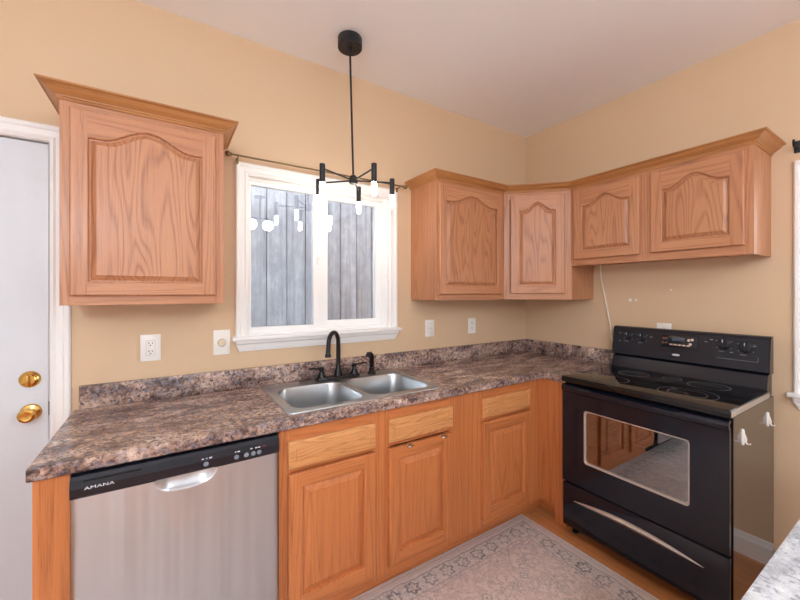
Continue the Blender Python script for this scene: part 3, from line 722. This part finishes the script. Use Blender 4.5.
# backguard
g = Geo()
low = [(-0.055, 0.90), (-0.140, 0.90), (-0.137, 0.935), (-0.118, 1.000), (-0.100, 1.006), (-0.055, 1.006)]
up = [(-0.055, 1.006), (-0.112, 1.010), (-0.120, 1.016), (-0.097, 1.176), (-0.088, 1.190), (-0.074, 1.194), (-0.055, 1.194)]
for pr, a, b in ((low, 0.002, RW - 0.002), (up, 0.0, RW)):
    g.loft([[(a + 0.004, y, z) for y, z in pr]] + [[(a + (0.0 if 1 else 0), y, z) for y, z in pr]] * 0 + [[(b - 0.004, y, z) for y, z in pr]], 0, False)
for a, b in ((0, 0.006), (RW - 0.006, RW)): g.loft([[(a, y, z) for y, z in up], [(b, y, z) for y, z in up]], 0, False)
bg_ = g.build('backguard', M_panelblack, rg)
n_ = Vector((0, -0.160, -0.023)).normalized(); n_ = Vector((0, -(0.160), 0.023)).normalized()
def onc(x, z, out=0.0): return Vector((x, -0.120 + (z - 1.016) * 0.023 / 0.160, z)) + n_ * out
MC = lambda x, z, out=0.0006: Matrix.Translation(onc(x, z, out)) @ Matrix.Rotation(-math.atan2(0.023, 0.160), 4, 'X')
for kx, kz in ((0.096, 1.135), (0.178, 1.134), (0.578, 1.138), (0.667, 1.131)):
    r = 0.021 if kx < 0.4 else 0.026
    g = Geo(); g.lathe([(r + 0.003, 0.0), (r + 0.003, 0.004), (r, 0.006), (r * 0.92, 0.018), (r * 0.8, 0.020), (0, 0.020)], onc(kx, kz), n_, 28)
    kn = g.build('knob', M_panelblack, bg_)
    g = Geo(); g.box(-0.0045, 0.0045, -0.030, -0.018, -r * 0.9, r * 0.9, bev=0.002, M=MC(kx, kz, 0.0))
    g.box(-0.0012, 0.0012, -0.0306, -0.029, r * 0.25, r * 0.85, 1, M=MC(kx, kz, 0.0)); g.build('pointer', [M_panelblack, M_mark], kn)
    for t in (-4, -2, 2, 4):
        a = t * 0.55; Geo().box(-0.0022, 0.0022, -0.0008, 0.0, -0.0015, 0.0015, M=MC(kx + (r + 0.009) * math.sin(a), kz + (r + 0.009) * math.cos(a))).build('dial_mark', M_dimmark, bg_)
    Geo().box(-0.012, 0.012, -0.0008, 0, -0.0012, 0.0012, M=MC(kx - 0.01, kz - r - 0.014)).build('dial_mark', M_dimmark, bg_)
g = Geo(); g.box(-0.090, 0.090, -0.003, 0.0, -0.036, 0.036, bev=0.0015, M=MC(0.374, 1.128)); dp = g.build('display_panel', M_lcd, bg_)
g = Geo(); g.box(-0.036, 0.028, -0.0042, -0.002, 0.002, 0.022, M=MC(0.374, 1.128)); g.build('clock_display', plain('display_window', lin(74, 84, 100), 0.2), dp)
for i in range(5):
    g = Geo(); g.box(-0.008, 0.008, -0.0048, -0.002, -0.004, 0.004, bev=0.001, M=MC(0.336 + i * 0.021, 1.108)); g.build('button', plain('button_beige', lin(206, 182, 166), 0.5) if i == 0 else bpy.data.materials['button_beige'], dp)
for bx, bz in ((0.422, 1.140), (0.438, 1.144), (0.430, 1.118)):
    g = Geo(); g.lathe([(0.0075, 0), (0.0075, 0.0045), (0, 0.005)], onc(bx, bz, 0.001), n_, 14); g.build('button', bpy.data.materials['button_beige'], dp)
for i in range(4): Geo().box(-0.004, 0.004, -0.0044, -0.002, -0.003, 0.003, M=MC(0.296 + (i % 2) * 0.014, 1.142 - (i // 2) * 0.026)).build('printed_mark', M_red, dp)
for bx, bz in ((0.500, 1.142), (0.524, 1.156), (0.610, 1.098), (0.700, 1.140), (0.045, 1.150), (0.045, 1.100), (0.228, 1.140)): Geo().box(-0.006, 0.006, -0.0008, 0, -0.002, 0.002, M=MC(bx, bz)).build('printed_mark', M_dimmark, bg_)
Geo().box(-0.075, 0.090, -0.0008, 0, -0.0008, 0.0008, M=MC(0.625, 1.062)).box(0.0884, 0.090, -0.0008, 0, 0.0, 0.022, M=MC(0.625, 1.062)).build('printed_line', M_dimmark, bg_)
g = Geo(); g.sphere((0, 0, 0), 0.02, 0, (1, 0.12, 0.36)); bd = g.build('badge', M_badge, bg_); bd.matrix_local = MC(0.362, 1.049, 0.001)
# oven door
g = Geo(); dz0, dz1, dy0, dy1 = 0.322, 0.872, -0.678, -0.650
wx0, wx1, wz0, wz1 = 0.134, 0.618, 0.462, 0.757
for a, b, c, d in ((0.003, wx0, dz0, dz1), (wx1, RW - 0.003, dz0, dz1), (wx0, wx1, wz1, dz1), (wx0, wx1, dz0, wz0)): g.box(a, b, dy0, dy1, c, d)
od = g.build('oven_door', M_enamel, rg)
g = Geo()   # bowed lip handle along the top of the door
loops = []
for i in range(25):
    t = i / 24; x = 0.003 + (RW - 0.006) * t; o = 0.022 * (1 - (2 * t - 1) ** 4)
    loops.append([(x, -0.672, 0.838), (x, -0.684 - o * 0.6, 0.846), (x, -0.688 - o, 0.862), (x, -0.686 - o, 0.876), (x, -0.676 - o * 0.5, 0.884), (x, -0.655, 0.884), (x, -0.655, 0.838)])
g.loft(loops, 0, True); g.build('door_handle', M_enamel, od, sharp=60)
RT = lambda d, y: [(x, y, z) for x, z, _ in rrect(wx0 + d, wx1 - d, wz0 + d, wz1 - d, 0.016, 0)]
g = Geo(); g.loft([RT(-0.001, -0.6785), RT(-0.001, -0.6800), RT(0.003, -0.6800), RT(0.008, -0.6705), RT(0.008, -0.655)], 0, False, cap0=False, cap1=False); g.build('window_trim', M_trimgrey, od)
g = Geo(); g.box(wx0 + 0.006, wx1 - 0.006, -0.671, -0.668, wz0 + 0.006, wz1 - 0.006); g.build('oven_window', M_ovenglass, od)
# oven cavity with racks, seen through the window (set into the front of the body)
g = Geo(); e_ = 0.001
g.box(cx0, cx0 + e_, cy0, cyb, cz0, cz1).box(cx1 - e_, cx1, cy0, cyb, cz0, cz1).box(cx0 + e_, cx1 - e_, cy0, cyb, cz0, cz0 + e_).box(cx0 + e_, cx1 - e_, cy0, cyb, cz1 - e_, cz1).box(cx0 + e_, cx1 - e_, cyb - e_, cyb, cz0 + e_, cz1 - e_)
g.build('oven_cavity', M_oveninside, rg)
for z in (0.545, 0.655):
    g = Geo(); xa, xb = cx0 + 0.004, cx1 - 0.004
    for y in (-0.635, -0.40, -0.18): g.cyl((xa, y, z), (xb, y, z), 0.003, n=8)
    for i in range(15): g.cyl((xa + 0.01 + i * (xb - xa - 0.02) / 14, -0.635, z + 0.004), (xa + 0.01 + i * (xb - xa - 0.02) / 14, -0.18, z + 0.004), 0.002, n=8)
    g.build('oven_rack', M_chrome, rg)
# storage drawer
g = Geo(); g.box(0.003, RW - 0.003, -0.676, -0.650, 0.062, 0.312, bev=0.006); dr = g.build('storage_drawer', M_enamel, rg)
g = Geo(); loops = []
for i in range(31):
    t = i / 30; x = 0.070 + 0.600 * t; k = math.sin(PI * t) ** 0.75; zc = 0.222 + 0.022 * math.sin(PI * t); h = 0.013 * k + 0.0006; o = 0.016 * k + 0.0006
    loops.append([(x, -0.6755, zc + h), (x, -0.676 - o * 0.6, zc + h * 0.8), (x, -0.676 - o, zc), (x, -0.676 - o * 0.5, zc - h), (x, -0.6755, zc - h)])
g.loft(loops, 0, True); g.build('drawer_handle', M_trimgrey, dr, sharp=60)

# two adhesive hooks on the right side of the range
for hy, hz, lab in ((-0.535, 0.790, 'white adhesive hook on the range side nearer the oven door'), (-0.166, 0.797, 'white adhesive hook on the range side nearer the wall')):
    h = thing('adhesive_hook', lab, 'hook', (hy, -0.790 - RW, hz), 0, 'adhesive hooks on the side of the range')
    g = Geo(); ov = lambda d, y, s=1: [((0.013 - d) * math.cos(2 * PI * i / 20), y, (0.036 - d) * math.sin(2 * PI * i / 20)) for i in range(20)]
    g.loft([ov(0, -0.0005), ov(0, -0.003), ov(0.003, -0.007), ov(0.007, -0.008)], 0, True); g.build('backing', M_plastic, h)
    g = Geo(); g.tube([(0, -0.006, 0.015), (0, -0.012, -0.005), (0, -0.012, -0.018), (0, -0.017, -0.026), (0, -0.024, -0.025), (0, -0.029, -0.020)], [0.0045, 0.005, 0.004, 0.003, 0.0025, 0.002], 10); g.build('hook', M_plastic, h)

# ------------------------------------------------------------------ rug
g = Geo(); hx, hy = (RX1 - RX0) / 2, (RY1 - RY0) / 2
g.box(-hx, hx, -hy, hy, 0.0008, 0.009, bev=0.003)
tag(g.build('area_rug', M_rug, loc=((RX0 + RX1) / 2, (RY0 + RY1) / 2, 0)), 'faded pinkish grey persian-style rug on the wood floor', 'rug')

# ------------------------------------------------------------------ island in front of the camera
isl = thing('kitchen_island', 'pale speckled counter corner jutting in at the bottom right', 'island', (-1.55, -2.22, 0))
g = Geo(); g.box(-0.46, 0.62, -0.30, 0.351, CTZ - 0.038, CTZ, bev=0.006); g.build('worktop', M_pale, isl)
g = Geo(); g.box(-0.43, 0.59, -0.27, 0.32, 0.10, CTZ - 0.0385).box(-0.40, 0.56, -0.24, 0.26, 0, 0.10); g.build('body', M_white, isl)

# ------------------------------------------------------------------ pendant light over the sink
px, py = -1.818, -0.304; tilt = (0.017, -0.007)
pd = thing('pendant_light', 'black five-bulb pendant light hanging above the sink', 'pendant light', (px, py, ZC))
g = Geo(); g.lathe([(0.062, -0.0005), (0.064, -0.004), (0.064, -0.052), (0.061, -0.056), (0.0, -0.056)], n=36); g.build('ceiling_canopy', M_black, pd)
hub = (tilt[0], tilt[1], 2.016 - ZC)
g = Geo(); g.cyl((0, 0, -0.054), hub, 0.0055, n=14).lathe([(0.010, -0.055), (0.010, -0.075), (0.006, -0.082)], n=14); g.build('stem', M_black, pd)
g = Geo(); g.lathe([(0.006, 0.028), (0.014, 0.024), (0.021, 0.014), (0.024, 0.006), (0.024, -0.014), (0.018, -0.020), (0, -0.020)], hub, n=24); g.build('hub', M_black, pd)
az = math.atan2(py - CAM[1], px - CAM[0]); R_ = 0.214
for k in range(5):
    a = az - 0.155 + k * 2 * PI / 5; cx, cy = math.cos(a), math.sin(a); ex, ey = hub[0] + cx * R_, hub[1] + cy * R_
    arm = Geo().tube([(hub[0] + cx * 0.018, hub[1] + cy * 0.018, hub[2] - 0.002), (ex - cx * 0.010, ey - cy * 0.010, hub[2] + 0.004)], 0.0045, 10).build('arm', M_black, pd)
    so = Geo().lathe([(0.0, 0.046), (0.0128, 0.046), (0.0138, 0.045), (0.0138, -0.045), (0.0125, -0.045), (0.0, -0.040)], (ex, ey, hub[2] - 0.020), n=20).build('lamp_socket', M_black, arm)
    Geo().lathe([(0.0105, -0.042), (0.0125, -0.048), (0.0125, -0.098), (0.010, -0.108), (0.005, -0.112), (0, -0.112)], (ex, ey, hub[2] - 0.020), n=16).build('bulb', M_bulb, so if False else arm)

# behind the photographer: an added fill globe, and twin globes mirrored in the glass
def ceiling_light(loc, mat, label, r, drop, n_globes=1):
    t = thing('ceiling_light', label, 'ceiling light', loc)
    g = Geo(); g.lathe([(0.07, -0.0005), (0.07, -0.02), (0.02, -0.03), (0.012, -0.035), (0.012, -drop + r * 0.9), (0.0, -drop + r * 0.9)], n=24)
    xs = [0.0] if n_globes == 1 else [-0.11, 0.11]
    if n_globes == 2: g.cyl((-0.12, 0, -drop + r + 0.02), (0.12, 0, -drop + r + 0.02), 0.009)
    for x in xs: g.lathe([(0.035, -drop + r * 0.86), (0.035, -drop + r + 0.005), (0.012, -drop + r + 0.012)], (x, 0, 0))
    g.build('fitting', M_black, t)
    for x in xs: Geo().sphere((x, 0, -drop), r, n=32).build('globe', mat, t)
ceiling_light((-3.35, -3.15, ZC), M_globe_fill, 'added fill-light globe, hung unseen in the left half of the room', 0.20, 0.72)
ceiling_light((-1.55, -3.15, ZC), M_globe_d, 'twin opal globe ceiling light nearer the right window', 0.072, 0.40, 2)

# ------------------------------------------------------------------ things on the walls
rod = thing('curtain_rod', 'thin antique brass curtain rod above the sink window', 'curtain rod', (-1.838, 0, 2.122))
g = Geo(); g.cyl((-0.528, -0.055, 0.0), (0.530, -0.055, 0.0), 0.0048, n=12); g.build('rod', M_rod, rod)
for s_ in (-1, 1):
    g = Geo(); g.sphere((s_ * 0.540, -0.055, 0.0), 0.014, n=16); g.lathe([(0.008, 0), (0.0095, 0.006), (0.006, 0.012)], (s_ * 0.522, -0.055, 0), (s_, 0, 0), 12); g.build('finial', M_rod, rod)
    g = Geo(); bx = s_ * 0.492; g.box(bx - 0.007, bx + 0.007, -0.0226, -0.0202, -0.034, -0.006).tube([(bx, -0.0215, -0.010), (bx, -0.045, -0.010), (bx, -0.058, -0.008), (bx, -0.062, 0.003)], 0.0035, 8); g.build('bracket', M_rod, rod)
br = thing('curtain_bracket', 'black curtain rod bracket at the top of the right wall window', 'bracket', (0, -1.622, 2.140))
g = Geo(); g.box(-0.004, -0.0005, -0.012, 0.012, -0.03, 0.03, bev=0.001); g.build('back_plate', M_black, br)
g = Geo(); g.tube([(-0.003, 0, 0), (-0.04, 0, -0.004), (-0.068, 0, -0.012), (-0.080, 0, 0.002), (-0.078, 0, 0.018)], 0.005, 8); g.build('arm', M_black, br)

def plate(x, z, w, h, label, kind, cat, group):
    t = thing(kind, label, cat, (x, 0, z), 0, group)
    g = Geo(); g.box(-w / 2, w / 2, -0.006, -0.0004, -h / 2, h / 2, bev=0.0025); g.build('cover_plate', M_plastic, t)
    return t
def receptacle(t, style):
    if style == 'decor':
        g = Geo(); g.box(-0.017, 0.017, -0.0075, -0.005, -0.034, 0.034, bev=0.001); f = g.build('receptacle_face', M_plastic, t)
        g = Geo()
        g.box(-0.0178, 0.0178, -0.0064, -0.0055, -0.0348, 0.0348)
        zs = (0.019, -0.019)
        g2 = Geo()
        for z in zs: g2.box(-0.008, -0.005, -0.0079, -0.007, z - 0.001, z + 0.008).box(0.005, 0.008, -0.0079, -0.007, z - 0.001, z + 0.007).cyl((0, -0.0070, z - 0.008), (0, -0.0079, z - 0.008), 0.0028, n=10)
        g2.build('slots', M_dark, f); g.build('seam', M_dimmark, t)
    else:
        for z in (0.020, -0.020):
            g = Geo(); g.loft([[(0.0165 * math.cos(2 * PI * i / 24) , y, z + 0.0145 * math.sin(2 * PI * i / 24)) for i in range(24)] for y in (-0.005, -0.0075)], 0, True); f = g.build('receptacle_face', M_plastic, t)
            g2 = Geo(); g2.box(-0.008, -0.005, -0.0080, -0.007, z, z + 0.008).box(0.005, 0.008, -0.0080, -0.007, z, z + 0.007).cyl((0, -0.0070, z - 0.007), (0, -0.0080, z - 0.007), 0.0026, n=10); g2.build('slots', M_dark, f)
t = plate(-2.702, 1.157, 0.080, 0.124, 'white duplex outlet below the lone left wall cabinet', 'power_outlet', 'outlet', 'white wall plates'); receptacle(t, 'decor')
t = plate(-2.400, 1.160, 0.078, 0.128, 'white dimmer plate with round ivory knob left of the window sill', 'dimmer_switch', 'switch', 'white wall plates')
g = Geo(); g.lathe([(0.020, 0.0055), (0.0195, 0.016), (0.0165, 0.021), (0.0, 0.022)], axis=(0, -1, 0), n=24); g.box(-0.002, 0.002, -0.0235, -0.020, 0.002, 0.016, bev=0.0005); g.build('knob', M_ivory, t)
t = plate(-1.056, 1.162, 0.078, 0.120, 'white switch plate just right of the window sill', 'light_switch', 'switch', 'white wall plates')
g = Geo(); g.box(-0.017, 0.017, -0.0075, -0.005, -0.033, 0.033, bev=0.001); rk = g.build('rocker', M_plastic, t)
g = Geo(); g.box(-0.018, 0.018, -0.0064, -0.0055, -0.034, 0.034).box(-0.012, 0.012, -0.0079, -0.007, -0.001, 0.001); g.build('seam', M_dimmark, t)
t = plate(-0.645, 1.160, 0.078, 0.118, 'white outlet beneath the tall cabinet nearest the corner', 'power_outlet', 'outlet', 'white wall plates'); receptacle(t, 'duplex')
t = thing('power_outlet', 'white outlet plate peeking over the top of the range', 'outlet', (0, -1.048, 1.166), -PI / 2, 'white wall plates')
g = Geo(); g.box(-0.040, 0.040, -0.006, -0.0004, -0.055, 0.058, bev=0.0025); g.build('cover_plate', M_plastic, t); receptacle(t, 'duplex')

cu = bpy.data.curves.new('hanging_cable', 'CURVE'); cu.dimensions = '3D'; cu.bevel_depth = 0.0042; cu.bevel_resolution = 3
pts = [(-0.020, -0.660, ZS + 0.012), (-0.014, -0.664, 1.500), (-0.010, -0.668, 1.470), (-0.010, -0.694, 1.34), (-0.010, -0.716, 1.225), (-0.010, -0.727, 1.16), (-0.012, -0.734, 1.10), (-0.026, -0.765, 1.055), (-0.032, -0.81, 1.04)]
spl = cu.splines.new('BEZIER'); spl.bezier_points.add(len(pts) - 1)
for b, p in zip(spl.bezier_points, pts): b.co = p; b.handle_left_type = b.handle_right_type = 'AUTO'
t = bpy.data.objects.new('hanging_cable', cu); COL.objects.link(t); dg = bpy.context.evaluated_depsgraph_get(); dg.update()
me = bpy.data.meshes.new_from_object(t.evaluated_get(dg)); bpy.data.objects.remove(t); me.materials.clear(); me.materials.append(M_cord)
o = bpy.data.objects.new('hanging_cable', me); COL.objects.link(o); tag(o, 'white cord hanging from the short cabinet down behind the range', 'cord')
for y, z, r, lab in ((-0.850, 1.366, 0.011, 'larger white filler spot on the wall right of the hanging cord'), (-0.884, 1.366, 0.007, 'small white filler spot beside the larger one above the range'), (-1.085, 1.433, 0.005, 'tiny white filler spot under the middle of the short cabinet')):
    tag(Geo().lathe([(r, 0.0003), (r * 0.8, 0.001), (0, 0.0014)], axis=(-1, 0, 0), n=14).build('filler_spot', M_plastic, loc=(0, y, z)), lab, 'wall patch', 'filler spots above the range')

# window dressing behind the camera, mirrored in the sink window
g = Geo()
for z in [VZ0 + 0.45 + i * 0.024 for i in range(26)]:
    if z < VZ1 - 0.02: g.box(0.022, 0.040, V0 + 0.03, V1 - 0.03, z, z + 0.0016, M=None)
g.box(0.018, 0.040, V0 + 0.025, V1 - 0.025, VZ1 - 0.045, VZ1 - 0.018)
tag(g.build('window_blind', M_plastic), 'white slatted blind in the right wall window', 'blind')
def curtain(x0, x1, label):
    g = Geo(); n = 60; A, B = [], []
    loops = []
    for z in (0.70, 1.0, 1.4, 1.92):
        sq = 1.0 - 0.15 * math.sin(PI * (z - 0.7) / 1.22)
        row = []
        for i in range(n + 1):
            u = i / n; x = x1 - (x1 - x0) * (1 - u) * sq ; row.append((x, YF + 0.055 + 0.018 * math.sin(u * 38), z))
        loops.append(row + [(a, b + 0.003, c) for a, b, c in row[::-1]])
    g.loft(loops, 0, True); tag(g.build('sheer_curtain', M_sheer), label, 'curtain', 'sheer curtains behind the camera')
curtain(-1.68, -0.952, 'sheer white curtain on the side away from the corner, behind the camera')
curtain(-0.22, -0.948, 'sheer white curtain on the corner side, behind the camera')
